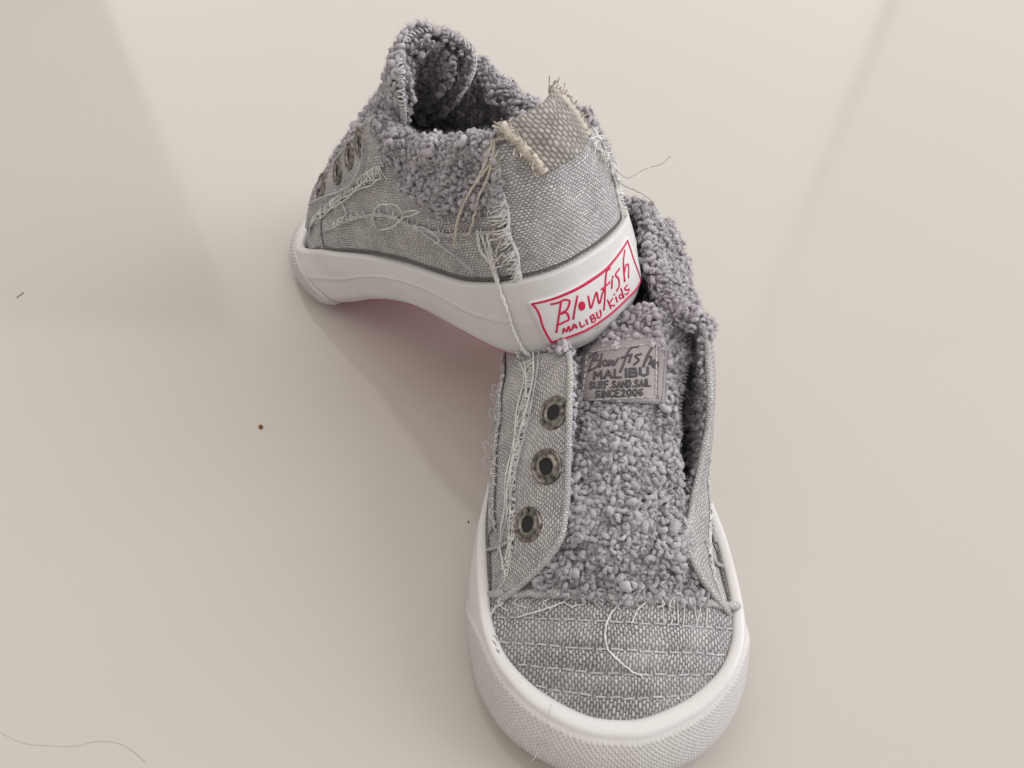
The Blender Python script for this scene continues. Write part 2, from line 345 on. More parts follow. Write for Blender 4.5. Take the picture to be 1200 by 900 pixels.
class Shoe:
    def __init__(s, name, label, loc, rot, p):
        s.p = p
        s.root = bpy.data.objects.new(name, None); scn.collection.objects.link(s.root)
        s.root.empty_display_size = 0.02
        s.root['label'] = label; s.root['category'] = 'shoe'; s.root['group'] = 'pair of grey sneakers'
        s.mat = Matrix.Translation(Vector(loc)*SC) @ rot.to_4x4(); s.root.matrix_world = s.mat
        s.R = np.array(rot); s.T = np.array(loc)
        HR = HALF.copy(); HR[:, 0] += spl(*p['wr'], HALF[:, 1]); HL = HALF.copy(); HL[:, 0] += spl(*p['wl'], HALF[:, 1])
        pts = np.concatenate([HR, (HL*[-1, 1])[-2:0:-1], HR[:1]]); n = len(HALF)
        ext = np.concatenate([pts[-4:-1], pts, pts[1:4]])
        kk = np.concatenate([[0], np.cumsum(np.linalg.norm(np.diff(ext, axis=0), axis=1))]); k0, k1 = kk[3], kk[-4]
        dense = spl(kk, ext, np.linspace(k0, k1, 4001))
        arc = np.concatenate([[0], np.cumsum(np.linalg.norm(np.diff(dense, axis=0), axis=1))]); s.per = arc[-1]
        s.arc, s.den = arc, dense
        tg = unit(np.gradient(dense, axis=0)); tg[0] = tg[-1] = (1, 0); s.nrm = np.stack([tg[:, 1], -tg[:, 0]], 1)
        # arc where the vamp corner stands
        hi = arc < s.per/2
        s.sc = np.interp(12.25, dense[hi][:, 1], arc[hi])
        s.parts = []
    def O(s, sg):
        a = np.mod(sg, s.per)
        return (np.stack([np.interp(a, s.arc, s.den[:, 0]), np.interp(a, s.arc, s.den[:, 1])], -1),
                unit(np.stack([np.interp(a, s.arc, s.nrm[:, 0]), np.interp(a, s.arc, s.nrm[:, 1])], -1)))
    def zb(s, y): return spl(*s.p['zb'], y)
    def zt(s, y): return spl(*s.p['zt'], y)
    def wts(s, y): return sstep(9.5, 12.3, y), sstep(12.8, 16.2, y)
    def inset(s, y): wf, wt = s.wts(y); return 0.42+wf*0.20+wt*0.56
    Q = [0, 0.12, 0.35, 0.7, 1.0]
    def off(s, q, y):
        wf, wt = s.wts(y)
        r = spl(s.Q, [-0.34, -0.15, -0.04, -0.01, -0.08], q); f = spl(s.Q, [-0.5, -0.16, 0, -0.07, -0.30], q); t = spl(s.Q, [-0.55, -0.16, 0, -0.26, -0.74], q)
        return r*(1-wf)+wf*(f*(1-wt)+t*wt)
    def fox(s, sg, q, o=0.0):
        P, n = s.O(sg); y = P[..., 1]; z0, z1 = s.zb(y), s.zt(y)
        e = s.off(q, y)+o
        return np.concatenate([P+n*np.asarray(e)[..., None], (z0+(z1-z0)*q)[..., None]], -1)
    # upper wall, a in [-1,1] (0 heel, +1 right vamp corner), t in [0,1]
    def Bc(s, a):
        P, n = s.O(a*s.sc); y = P[..., 1]
        return np.concatenate([P-n*(s.inset(y)-0.02)[..., None], (s.zt(y)-0.22)[..., None]], -1), n
    def Tc(s, a):
        k = np.array([r[0] for r in s.p['T']]); v = np.array([r[1:] for r in s.p['T']]); return spl(k, v, a)
    def W0(s, a, t):
        a, t = np.broadcast_arrays(np.asarray(a, float), np.asarray(t, float))
        B2, n = s.Bc(a); T = s.Tc(a); bl = spl(*s.p['bulge'], a)
        Mp = 0.45*B2+0.55*T; Mp = Mp+np.concatenate([n*bl[..., None], (bl*s.p['bz'])[..., None]], -1)
        t = t[..., None]; bt = spl(*s.p['bt'], a)[..., None]; n3 = np.concatenate([n, 0*n[..., :1]], -1)
        P1 = B2+2/3*(Mp-B2)+n3*bt*0.55; P2 = T+2/3*(Mp-T)-n3*bt
        P = (1-t)**3*B2+3*t*(1-t)**2*P1+3*t*t*(1-t)*P2+t**3*T
        # soft crumpling of the cloth
        wr = 0.035*np.sin(a*23+3*t[..., 0]+s.p['ph'])*np.sin(t[..., 0]*math.pi)+0.02*np.sin(a*51+9*t[..., 0])*np.sin(t[..., 0]*math.pi)
        return P+np.concatenate([n*wr[..., None], 0*wr[..., None]], -1)
    def Wn(s, a, t):
        a, t = np.broadcast_arrays(np.asarray(a, float), np.asarray(t, float)); e = 1e-3
        du = s.W0(a+e, t)-s.W0(a-e, t); dv = s.W0(a, np.clip(t+e, 0, 1))-s.W0(a, np.clip(t-e, 0, 1))
        return unit(np.cross(du, dv))
    def W(s, a, t, o=0.0):
        nrm = s.Wn(a, t); return s.W0(a, t)+nrm*np.asarray(o)[..., None]
    # toe cap: rows across, v 0 at the vamp line to 1 at the toe tip
    def cap(s, u, v):
        u, v = np.broadcast_arrays(np.asarray(u, float), np.asarray(v, float))
        y0, y1 = s.p['vamp_y'], 15.38
        yc = y0+(y1-y0)*v
        yy = yc-0.42*u*u*(1-0.3*v)*np.sqrt(np.clip((1-v)*6, 0, 1))
        hi = s.arc < s.per/2; P = s.den[hi]; ins = P-s.nrm[hi]*(s.inset(P[:, 1])-0.02)[:, None]
        k = ins[:, 1] > 10; o_ = np.argsort(ins[k][:, 1]); X = np.interp(yy, ins[k][o_][:, 1], ins[k][o_][:, 0], right=0.0)
        X = np.maximum(X, 0.02)
        zr = s.zt(yy)-0.12; zc = spl([0, 0.3, 0.6, 0.85, 1.0], [s.p['vamp_z'], s.p['vamp_z']-0.12, s.p['vamp_z']-0.52, s.p['vamp_z']-1.08, float(s.zt(15.5))-0.1], v)
        z = zr+(np.maximum(zc-zr, 0))*(1-np.abs(u)**2.3)
        for rv in s.p['rows']: z = z-0.10*np.exp(-((v-rv)/0.034)**2)*(1-u**8)
        z = z+0.03*np.sin(u*7+v*5)*(1-u*u)*np.sin(v*math.pi)
        return np.stack([X*u, yy, z], -1)
    # tongue: u across, v from under the vamp to the top edge
    def tongue(s, u, v, o=0.0):
        u, v = np.broadcast_arrays(np.asarray(u, float), np.asarray(v, float)); k = s.p['tv']
        C = spl(k, np.array(s.p['tc']), v); e = 1e-3
        T = unit(spl(k, np.array(s.p['tc']), np.clip(v+e, 0, 1))-spl(k, np.array(s.p['tc']), np.clip(v-e, 0, 1)))
        X = unit(np.array([1.0, 0, 0])-T*T[..., :1]); Nn = np.cross(X, T)*-1
        Nn = np.where(Nn[..., 2:] < 0, -Nn, Nn)
        tw = spl(k, s.p['tt'], v)[..., None]; X, Nn = X*np.cos(tw)+Nn*np.sin(tw), Nn*np.cos(tw)-X*np.sin(tw)
        hw = spl(k, s.p['tw'], v)*np.sqrt(np.clip(1-np.clip((v-0.90)/0.113, 0, 1)**2.6, 0, 1)); dr = spl(k, s.p['td'], v)
        ang = u*np.clip(dr, 0.01, 1.9)  # arc section
        rr = hw/np.clip(dr, 0.01, 9)
        P = C+X*(rr*np.sin(ang))[..., None]-Nn*(rr*(1-np.cos(ang)))[..., None]
        return P+Nn*np.asarray(o)[..., None]
    def reg(s, mb): s.parts.append(mb)
    def bvh(s):
        V = []; F = []; n = 0
        for mb in s.parts:
            v, fl, _ = mb.arrays(); V.append(v)
            for f in fl: F += (f+n).tolist()
            n += len(v)
        V = np.concatenate(V); return BVHTree.FromPolygons(V.tolist(), F, all_triangles=False)
    def ray(s, px, py):
        cp, sp = math.cos(CAM_P), math.sin(CAM_P); fw = np.array([0, cp, -sp]); up = np.array([0, sp, cp]); rt = np.array([1.0, 0, 0])
        rt, up = math.cos(CAM_R)*rt+math.sin(CAM_R)*up, -math.sin(CAM_R)*rt+math.cos(CAM_R)*up
        d = fw+rt*(px-600)/CAM_F+up*(450-py)/CAM_F
        o = s.R.T@(np.array([0, 0, CAM_H])-s.T); d = s.R.T@d
        return o, d/np.linalg.norm(d)
    def hit(s, tree, px, py, o=0.0):
        """where the sight line through a place in the photograph meets the modelled surface (shoe space)"""
        org, d = s.ray(px, py); r = tree.ray_cast(Vector(org), Vector(d))
        if r[0] is None: return None, None
        n = np.array(r[1]); n = -n if np.dot(n, d) > 0 else n
        return np.array(r[0])+n*o, n
    def pathon(s, tree, pts, o=0.03):
        out = []; last = None
        for q in pts:
            h, n = s.hit(tree, q[0], q[1], o if len(q) < 3 else q[2])
            if h is None:
                org, d = s.ray(q[0], q[1]); ref = last if last is not None else np.array([0, 5, 5.0])
                h = org+d*np.dot(ref-org, d)
            out.append(h); last = h
        return np.array(out)

def build(s):
    p = s.p; root = s.root
    # ---- outsole
    sg = np.linspace(0, s.per/2, 121); Pr = s.fox(sg, np.zeros_like(sg)); Pl = s.fox(-sg, np.zeros_like(sg))
    lam = np.linspace(0, 1, 13)[None, :, None]; G = Pr[:, None]*(1-lam)+Pl[:, None]*lam
    mb = MB(); sheet(mb, G); s.reg(mb); mk('outsole', mb, M['outsole'], root)
    # ---- rubber side wall
    sg = np.linspace(0, s.per, 421)[:-1]; q = np.concatenate([np.linspace(0, 1, 44)])
    S_, Q_ = np.meshgrid(sg, q, indexing='ij'); yv = s.O(S_)[0][..., 1]; wf, wt = s.wts(yv)
    q0 = 0.62+0.10*np.cos(S_*0.55)*(1-wf); ridge = 0.045*np.exp(-((Q_-q0)/0.022)**2)-0.03*(1-sstep(q0-0.02, q0+0.02, Q_))
    hl = 1-np.exp(-(np.minimum(S_, s.per-S_)/3.2)**4)
    o = ridge*(1-sstep(12.0, 13.5, yv))*hl + 0.012*np.sin(S_*2.1)*np.sin(Q_*3)
    P = s.fox(S_, Q_, o)
    yl = s.O(sg)[0][:, 1]; out = s.off(np.ones_like(sg), yl); ins = -s.inset(yl)
    rings = []
    Oxy, n2 = s.O(sg); zt = s.zt(yl)
    for f_, dz in ((0.12, 0.035), (0.35, 0.05), (0.65, 0.045), (0.88, 0.02), (1.0, -0.03), (1.02, -0.3)):
        e = out+(ins-out)*f_; rings.append(np.concatenate([Oxy+n2*e[:, None], (zt+dz)[:, None]], 1))
    P = np.concatenate([P, np.stack(rings, 1)], 1)
    mb = MB(); mb.add(P.reshape(-1, 3), grid_faces(P.shape[0], P.shape[1], cu=True), None); s.reg(mb); s.fox_mb = mb
    fx = mk('rubber_sidewall', mb, M['rubber'], root)
    # ---- knurled toe bumper
    sb = np.interp(11.0, s.den[s.arc < s.per/2][:, 1], s.arc[s.arc < s.per/2])
    nu, nv = 760, 64
    S2 = np.linspace(sb, s.per-sb, nu); yb = s.O(S2)[0][:, 1]
    qt = 0.02+0.95*sstep(10.6, 13.8, yb)**0.8
    Qb = qt[:, None]*np.linspace(0, 1, nv)[None]+0.001
    hgt = (s.zt(yb)-s.zb(yb))[:, None]*Qb*1.15
    Sg = np.repeat(S2[:, None], nv, 1)
    k1 = (Sg/0.17+hgt/0.14); k2 = (Sg/0.17-hgt/0.14)
    tri = lambda x: np.abs((x % 1)-0.5)*2
    dia = np.minimum(1-tri(k1), 1-tri(k2))
    edge = np.minimum(sstep(0, 0.07, np.linspace(0, 1, nv))[None], sstep(0, 0.05, 1-np.linspace(0, 1, nv))[None])*np.minimum(sstep(sb, sb+0.3, Sg), sstep(sb, sb+0.3, s.per-Sg))
    rimline = sstep(0.955, 0.97, np.linspace(0, 1, nv))[None]
    o = -0.01+edge*(0.055+0.075*dia*(1-rimline)+0.02*rimline)
    Pb = s.fox(Sg, Qb, o)
    mb = MB(); sheet(mb, Pb); s.reg(mb); mk('toe_bumper', mb, M['bumper'], fx)
    # ---- insole
    sg = np.linspace(0, s.per/2, 61); yl = s.O(sg)[0][:, 1]
    def inn(sig):
        o_, n_ = s.O(sig); return np.concatenate([o_-n_*0.7, (s.zb(o_[:, 1])+1.0)[:, None]], 1)
    G = inn(sg)[:, None]*(1-lam)+inn(-sg)[:, None]*lam; mb = MB(); sheet(mb, G); mk('insole', mb, M['fleece_base'], root)
    # ---- toe cap
    us = np.linspace(-1, 1, 121); vv = np.linspace(0, 1, 81); P = surf_grid(s.cap, us, vv)
    uvc = np.stack([P[..., 0], P[..., 1]*1.12], -1).reshape(-1, 2)
    mb = MB(); sheet(mb, P, uv=uvc); s.reg(mb); tc = mk('toe_cap', mb, M['canvas_toe'], root)
    for i, rv in enumerate(p['rows']):
        mb = MB(); uu = np.linspace(-0.985, 0.985, 400); L = s.cap(uu, rv+0*uu)
        d = np.concatenate([[0], np.cumsum(np.linalg.norm(np.diff(L, axis=0), axis=1))]); x = 0.05
        while x < d[-1]-0.3:
            ln = random.uniform(0.27, 0.36); us_ = np.interp(np.linspace(x, x+ln, 6), d, uu)
            jit = random.uniform(-0.006, 0.006); Pq = s.cap(us_, rv+jit+np.linspace(-0.004, 0.004, 6)*random.uniform(-1, 1)); Pq[:, 2] += 0.034*np.sin(np.linspace(0.15, math.pi-0.15, 6))+0.004
            tube(mb, Pq, 0.03, 6); x += ln+random.uniform(0.06, 0.12)
        mk('stitch_row', mb, M['thread_grey'], tc, kind='stuff')
    # raw folded edge of the toe cap under the fleece
    mb = MB(); uu = np.linspace(-1, 1, 90); L = s.cap(uu, 0*uu); L[:, 1] -= 0.06; L[:, 2] += 0.07+0.03*np.sin(uu*31)+0.02*np.sin(uu*57)
    tube(mb, L, 0.13+0.02*np.sin(uu*43), 10); s.reg(mb); mk('toe_cap_edge', mb, M['binding'], tc)
    # ---- walls (outer canvas), heel panel, side panels, eyestays
    mats = M['canvas']
    for sd in (1, -1):
        aa = np.linspace(0.13, 1.0, 150)*sd; tt = np.linspace(0, 1, 40)
        P = s.W(*np.meshgrid(aa, tt, indexing='ij')); P = P if sd > 0 else P[::-1]
        mb = MB(); sheet(mb, P); s.reg(mb); qt_ = mk('quarter', mb, M['canvas'], root)
        # lower side panel
        tq = lambda a: spl([0.13, 0.3, 0.5, 0.7, 0.88], [0.42, 0.41, 0.38, 0.35, 0.27], np.abs(a))
        aa = np.linspace(0.15, 0.86, 110)*sd; A_, K_ = np.meshgrid(aa, np.linspace(0, 1, 18), indexing='ij'); T_ = K_*tq(A_)
        ed = np.minimum(1, np.minimum(K_+0.3, 1))
        P = s.W(A_, T_, 0.075*ed); nr = s.Wn(A_, T_)
        if sd < 0: P = P[::-1]; nr = nr[::-1]
        mb = MB(); sheet(mb, P, 0.05, nr); s.reg(mb); sp_ = mk('side_panel', mb, M['canvas'], root)
        # raw edge of that panel
        mb = MB(); L = s.W(aa, tq(aa), 0.095+0.012*np.sin(aa*160)); tube(mb, L, 0.065, 7); mk('seam_edge', mb, M['binding'], sp_)
        mb = MB(); rs = np.random.default_rng(5+sd)
        for k in range(150):
            a0 = sd*rs.uniform(0.16, 0.86); t0 = tq(a0)
            n_ = 5; da = rs.normal(0, 0.012); up = rs.uniform(-0.03, 0.06)
            L = s.W(a0+np.linspace(0, da, n_), np.clip(t0+np.linspace(0, up, n_), 0, 1), 0.08+np.sin(np.linspace(0, 3, n_))*rs.uniform(0.02, 0.12))
            tube(mb, smooth_path(L, 8), 0.014, 4)
        mk('frayed_fringe', mb, M['thread'], sp_, kind='stuff')
        # front seam between quarter and vamp piece
        mb = MB(); t_ = np.linspace(0.0, 0.62, 24); L = s.W(sd*(0.885+0.015*np.sin(t_*5)), t_, 0.06+0.01*np.sin(t_*60)); tube(mb, L, 0.06, 7); mk('front_seam', mb, M['binding'], root)
        # eyestay
        te = lambda a: spl([0.52, 0.6, 0.7, 0.8, 0.9, 0.95, 1.0], [0.70, 0.66, 0.62, 0.57, 0.5, 0.5, 0.6], np.abs(a))
        aa = np.linspace(0.53, 0.985, 110)*sd; A_, K_ = np.meshgrid(aa, np.linspace(0, 1, 20), indexing='ij'); T_ = te(A_)+(1-te(A_))*K_
        P = s.W(A_, T_, 0.07); nr = s.Wn(A_, T_)
        if sd < 0: P = P[::-1]; nr = nr[::-1]
        mb = MB(); sheet(mb, P, 0.06, nr); s.reg(mb); ey = mk('eyestay', mb, M['canvas'], root)
        if sd > 0: s.eyR = ey
        else: s.eyL = ey
        # rolled binding along the throat edge
        mb = MB(); aa2 = np.linspace(0.53, 1.0, 130)*sd; L = s.W(aa2, 1+0*aa2, 0.03); tube(mb, L, 0.095+0.008*np.sin(aa2*90), 10); s.reg(mb); mk('edge_binding', mb, M['binding'], ey)
        # raw fringe along the eyestay's outer edge
        mb = MB(); rs = np.random.default_rng(15+sd)
        for k in range(170):
            a0 = sd*rs.uniform(0.54, 0.97); t0 = te(a0); n_ = 5
            L = s.W(a0+np.linspace(0, rs.normal(0, 0.012), n_), t0+np.linspace(0.02, -rs.uniform(0.01, 0.07), n_), 0.075+np.sin(np.linspace(0.2, 2.6, n_))*rs.uniform(0.01, 0.09))
            tube(mb, smooth_path(L, 7), 0.016, 4)
        for k in range(3):
            aa3 = sd*np.linspace(0.54, 0.93, 60); L = s.W(aa3, te(aa3)-0.035-0.02*k+0.012*np.sin(aa3*40+k*2), 0.10+0.03*np.sin(aa3*25+k)); tube(mb, L, 0.024, 6)
        mk('frayed_fringe', mb, M['thread'], ey, kind='stuff')
        # inside lining
        aa = np.linspace(0.0, 1.0, 120)*sd; A_, T_ = np.meshgrid(aa, np.linspace(0.0, 1.0, 34), indexing='ij')
        P = s.W(A_, T_, (-0.16-0.10*(1-sstep(0.6, 0.9, np.abs(A_))))*(1-0.75*sstep(0.8, 1.0, T_))); nr = -s.Wn(A_, T_)
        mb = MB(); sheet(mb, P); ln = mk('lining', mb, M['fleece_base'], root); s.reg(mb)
        mb = MB(); pile(mb, P, nr, 0.15, 1.1, 31+sd, mask=lambda u, v, r_: (v > 0.25) & ((u < 0.62) | (v > 0.35)) & (u < 0.93))
        mk('fleece_pile', mb, M['fleece'], ln, kind='stuff')
    # heel panel
    aa = np.linspace(-0.165, 0.165, 70); A_, T_ = np.meshgrid(aa, np.linspace(0, 1, 50), indexing='ij')
    P = s.W(A_, T_, 0.07); nr = s.Wn(A_, T_); mb = MB(); sheet(mb, P, 0.06, nr); s.reg(mb); hp = mk('heel_panel', mb, M['canvas_heel'], root)
    mb = MB(); rs = np.random.default_rng(77)
    for sd in (1, -1):
        for k in range(150):
            t0 = rs.uniform(0.02, 0.95); n_ = 6; ln_ = rs.uniform(0.01, 0.035); dr = rs.uniform(-0.08, 0.03)
            L = s.W(sd*(0.158+np.linspace(0, ln_, n_)), np.clip(t0+np.linspace(0, dr, n_), 0, 1), 0.09+np.sin(np.linspace(0.2, rs.uniform(1.8, 3.0), n_))*rs.uniform(0.04, 0.2))
            tube(mb, smooth_path(L, 9), rs.uniform(0.014, 0.026), 5)
        t_ = np.linspace(0.0, 1, 60); L = s.W(sd*(0.160+0.003*np.sin(t_*20)), t_, 0.11+0.012*np.sin(t_*75)); tube(mb, L, 0.055, 7)
    mk('frayed_seam', mb, M['thread'], hp, kind='stuff')
    # dark raw hem just above the rubber
    mb = MB(); aa = np.linspace(-0.98, 0.98, 300); t_ = 0.075+0*aa; L = s.W(aa, t_, 0.03); L2 = L.copy(); tube(mb, L2, 0.075, 8); mk('canvas_hem', mb, M['raw_edge'], root)
    # ---- collar roll and outside fleece
    aa = np.linspace(-0.545, 0.545, 200); L = s.W(aa, 1+0*aa, -0.06); L[:, 2] += 0.02
    mb = MB(); th = np.linspace(0, 2*math.pi, 17)[:-1]
    nn = s.Wn(aa, 1+0*aa); tg = unit(np.gradient(L, axis=0)); bn = np.cross(tg, nn)
    rad = (p['cr']-0.14*p['strap']*(1-sstep(0.15, 0.22, np.abs(aa))))*np.minimum(1, np.minimum((aa+0.545)/0.05+0.3, (0.545-aa)/0.05+0.3))
    P = L[:, None]+rad[:, None, None]*(np.cos(th)[None, :, None]*nn[:, None]+np.sin(th)[None, :, None]*bn[:, None]); nr = unit(P-L[:, None])
    P2 = np.concatenate([P, P[:, :1]], 1); nr2 = np.concatenate([nr, nr[:, :1]], 1)
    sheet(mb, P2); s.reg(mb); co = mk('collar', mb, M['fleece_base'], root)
    mb = MB(); pile(mb, P2, nr2, 0.15, 1.25, 51, mask=lambda u, v, r_: (np.abs(u-0.5)*1.09 > 0.155) | ((v > 0.22) & (v < 0.78)) if p['strap'] else u > -1)
    for sd in (1, -1):
        aa = np.linspace(0.16, 0.56, 60)*sd; tf = spl([0.16, 0.22, 0.3, 0.38, 0.46, 0.52, 0.56], p['tf'], np.abs(aa))
        A_, K_ = np.meshgrid(aa, np.linspace(0, 1, 26), indexing='ij'); T_ = tf[:, None]+(1-tf[:, None])*K_
        P = s.W(A_, T_, 0.02+0.10*np.minimum(1, K_*4)); nr = s.Wn(A_, T_)
        mb2 = MB(); sheet(mb2, P if sd > 0 else P[::-1]); s.reg(mb2); mk('collar_fleece', mb2, M['fleece_base'], co)
        pile(mb, P, nr, 0.145, 1.32, 61+sd, mask=lambda u, v, r_: (v > 0.02) | (r_.random(len(v)) > 0.4))
    mk('fleece_pile', mb, M['fleece'], co, kind='stuff')
    # ---- tongue
    us = np.linspace(-1, 1, 60); vv = np.linspace(0, 1, 100); U_, V_ = np.meshgrid(us, vv, indexing='ij')
    P = s.tongue(U_, V_); nr = grid_normals(P)
    if nr[30, 30, 2] < 0: nr = -nr
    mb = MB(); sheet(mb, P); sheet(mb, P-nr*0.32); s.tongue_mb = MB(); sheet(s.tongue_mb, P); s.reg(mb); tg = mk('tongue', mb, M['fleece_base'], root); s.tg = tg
    mb = MB(); pile(mb, P-nr*0.05, nr, 0.13, 1.0, 73, mask=lambda u, v, r_: p['tmask'](u*2-1, v)); pile(mb, P, nr, 0.165, 1.42, 71, mask=lambda u, v, r_: p['tmask'](u*2-1, v) & p['lmask'](u*2-1, v)); pile(mb, P-nr*0.32, -nr, 0.16, 1.25, 72, mask=lambda u, v, r_: v > 0.45)
    mk('fleece_pile', mb, M['fleece'], tg, kind='stuff')
    # stitched rim of the tongue
    mb = MB(); th = np.linspace(0, 1, 160)
    ru = np.concatenate([np.full(60, -1.0), np.linspace(-1, 1, 60), np.full(60, 1.0)]); rv = np.concatenate([np.linspace(0.5, 0.985, 60), np.full(60, 0.985), np.linspace(0.985, 0.5, 60)])
    Lr = smooth_path(s.tongue(ru, rv, -0.16)[::3], 200); tube(mb, Lr, 0.08, 8); mk('tongue_rim', mb, M['fleece_base'], tg)
    th = np.linspace(0, 2*math.pi, 11); tgv = unit(np.gradient(Lr, axis=0)); n1_ = unit(np.cross(tgv, np.array([0.3, 0.5, 0.8]))); n2_ = np.cross(tgv, n1_)
    nr_ = np.cos(th)[None, :, None]*n1_[:, None]+np.sin(th)[None, :, None]*n2_[:, None]
    mb = MB(); pile(mb, Lr[:, None]+0.07*nr_, nr_, 0.14, 0.85, 81); mk('rim_pile', mb, M['fleece'], tg, kind='stuff')
    mb = MB(); L3 = smooth_path(Lr, 900); cc = Lr.mean(0)
    tgv = unit(np.gradient(L3, axis=0)); ou = L3-cc; ou = unit(ou-tgv*np.sum(ou*tgv, 1, keepdims=True)); sdv = np.cross(tgv, ou)
    ph = np.linspace(0, 2*math.pi*90, 900)
    tube(mb, L3+ou*(0.13+0.05*np.cos(ph))[:, None]+sdv*(0.10*np.sin(ph))[:, None]-sdv*0.05*0, 0.022, 5)
    mk('rim_stitching', mb, M['thread'], tg, kind='stuff')

pad = lambda rows: [(r[0], *r[1:]) for r in rows]
def T_sym(right, left):
    L = [(-a, -x, y, z) for a, x, y, z in reversed(left)]
    return L+[(0.0, *right[0][1:])]+[r for r in right[1:]] if right[0][0] == 0 else L+right
def rotm(z, x, y): return (Matrix.Rotation(D(z), 3, 'Z') @ Matrix.Rotation(D(x), 3, 'X') @ Matrix.Rotation(D(y), 3, 'Y'))

front = Shoe('sneaker', 'grey canvas sneaker standing flat, toe cap and fleece tongue towards the viewer', (3.36, 20.54, 0.0), rotm(178.25, 0, 0), dict(
    ph=0.4, cr=0.18, bz=0.5, bt=([-1, 0.48, 0.58, 0.7, 0.8, 0.9, 1], [0, 0, 1.2, 1.15, 0.55, 0, 0]), strap=False, wr=([-1, 3, 6, 9, 11, 12.5, 17], [0, 0.1, 0.5, 0.5, 0.3, 0.1, 0]), wl=([-1, 3, 6, 9, 12, 17], [0, -0.1, -0.15, -0.1, 0, 0]), vamp_y=12.6, vamp_z=3.86, rows=[0.20, 0.44, 0.63, 0.81],
    zb=([-0.5, 4, 7, 10, 12, 14, 15.5, 16.7], [0.012, 0.05, 0.1, 0.02, 0.012, 0.15, 0.45, 0.85]),
    zt=([-0.5, 1, 3, 6, 9, 11, 12.4, 14, 15.4, 16.7], [2.85, 2.75, 2.45, 2.32, 2.36, 2.5, 2.6, 2.55, 2.45, 2.42]),
    bulge=([-1, -0.9, -0.7, -0.5, -0.2, 0, 0.2, 0.45, 0.7, 0.9, 1], [0.0, 0.1, 0.0, 0.05, 0.25, 0.3, 0.7, 1.9, 1.8, 0.6, 0.0]),
    T=T_sym([(0, 0, 0.2, 6.6), (0.07, 0.8, 0.35, 5.9), (0.16, 1.7, 1.3, 4.2), (0.30, 2.2, 3.2, 4.15), (0.44, 2.1, 4.8, 4.9), (0.54, 1.6, 6.0, 6.0), (0.62, 1.5, 6.9, 6.5), (0.70, 1.5, 8.15, 6.3), (0.78, 1.5, 9.4, 5.8), (0.86, 1.5, 10.6, 5.1), (0.92, 1.68, 11.45, 4.72), (0.96, 2.3, 12.0, 3.9), (1.0, 3.2, 12.4, 2.75)],
            [(0.07, 0.75, 0.35, 6.6), (0.16, 1.0, 0.9, 6.4), (0.25, 1.12, 2.0, 6.1), (0.35, 1.42, 3.3, 6.0), (0.45, 1.9, 4.5, 6.35), (0.53, 2.28, 5.3, 6.7), (0.62, 2.42, 6.6, 6.3), (0.70, 2.46, 7.8, 5.6), (0.78, 2.22, 9.1, 4.85), (0.86, 1.95, 10.3, 4.55), (0.92, 1.82, 11.25, 4.4), (0.96, 2.35, 11.95, 3.8), (1.0, 3.2, 12.4, 2.75)]),
    tf=[0.62, 0.6, 0.62, 0.7, 0.8, 0.9, 0.97],
    tv=[0, 0.12, 0.3, 0.5, 0.7, 0.88, 1.0], tc=[(0.1, 12.75, 3.75), (0.06, 11.7, 4.75), (0.0, 10.0, 5.45), (-0.05, 8.3, 5.8), (-0.1, 6.6, 5.95), (-0.38, 5.0, 5.85), (-0.6, 4.0, 5.85)],
    tw=[2.9, 2.4, 2.0, 1.85, 1.75, 1.65, 1.5], td=[0.55, 0.8, 0.95, 0.95, 0.85, 0.8, 0.8], tt=[0, 0, 0, 0, -0.1, -0.32, -0.42],
    tmask=lambda u, v: (v > 0.012) & ~((u > 0.78) & (v < 0.24)), lmask=lambda u, v: ~((np.abs(u+0.02) < 0.62) & (v > 0.605) & (v < 0.765))))
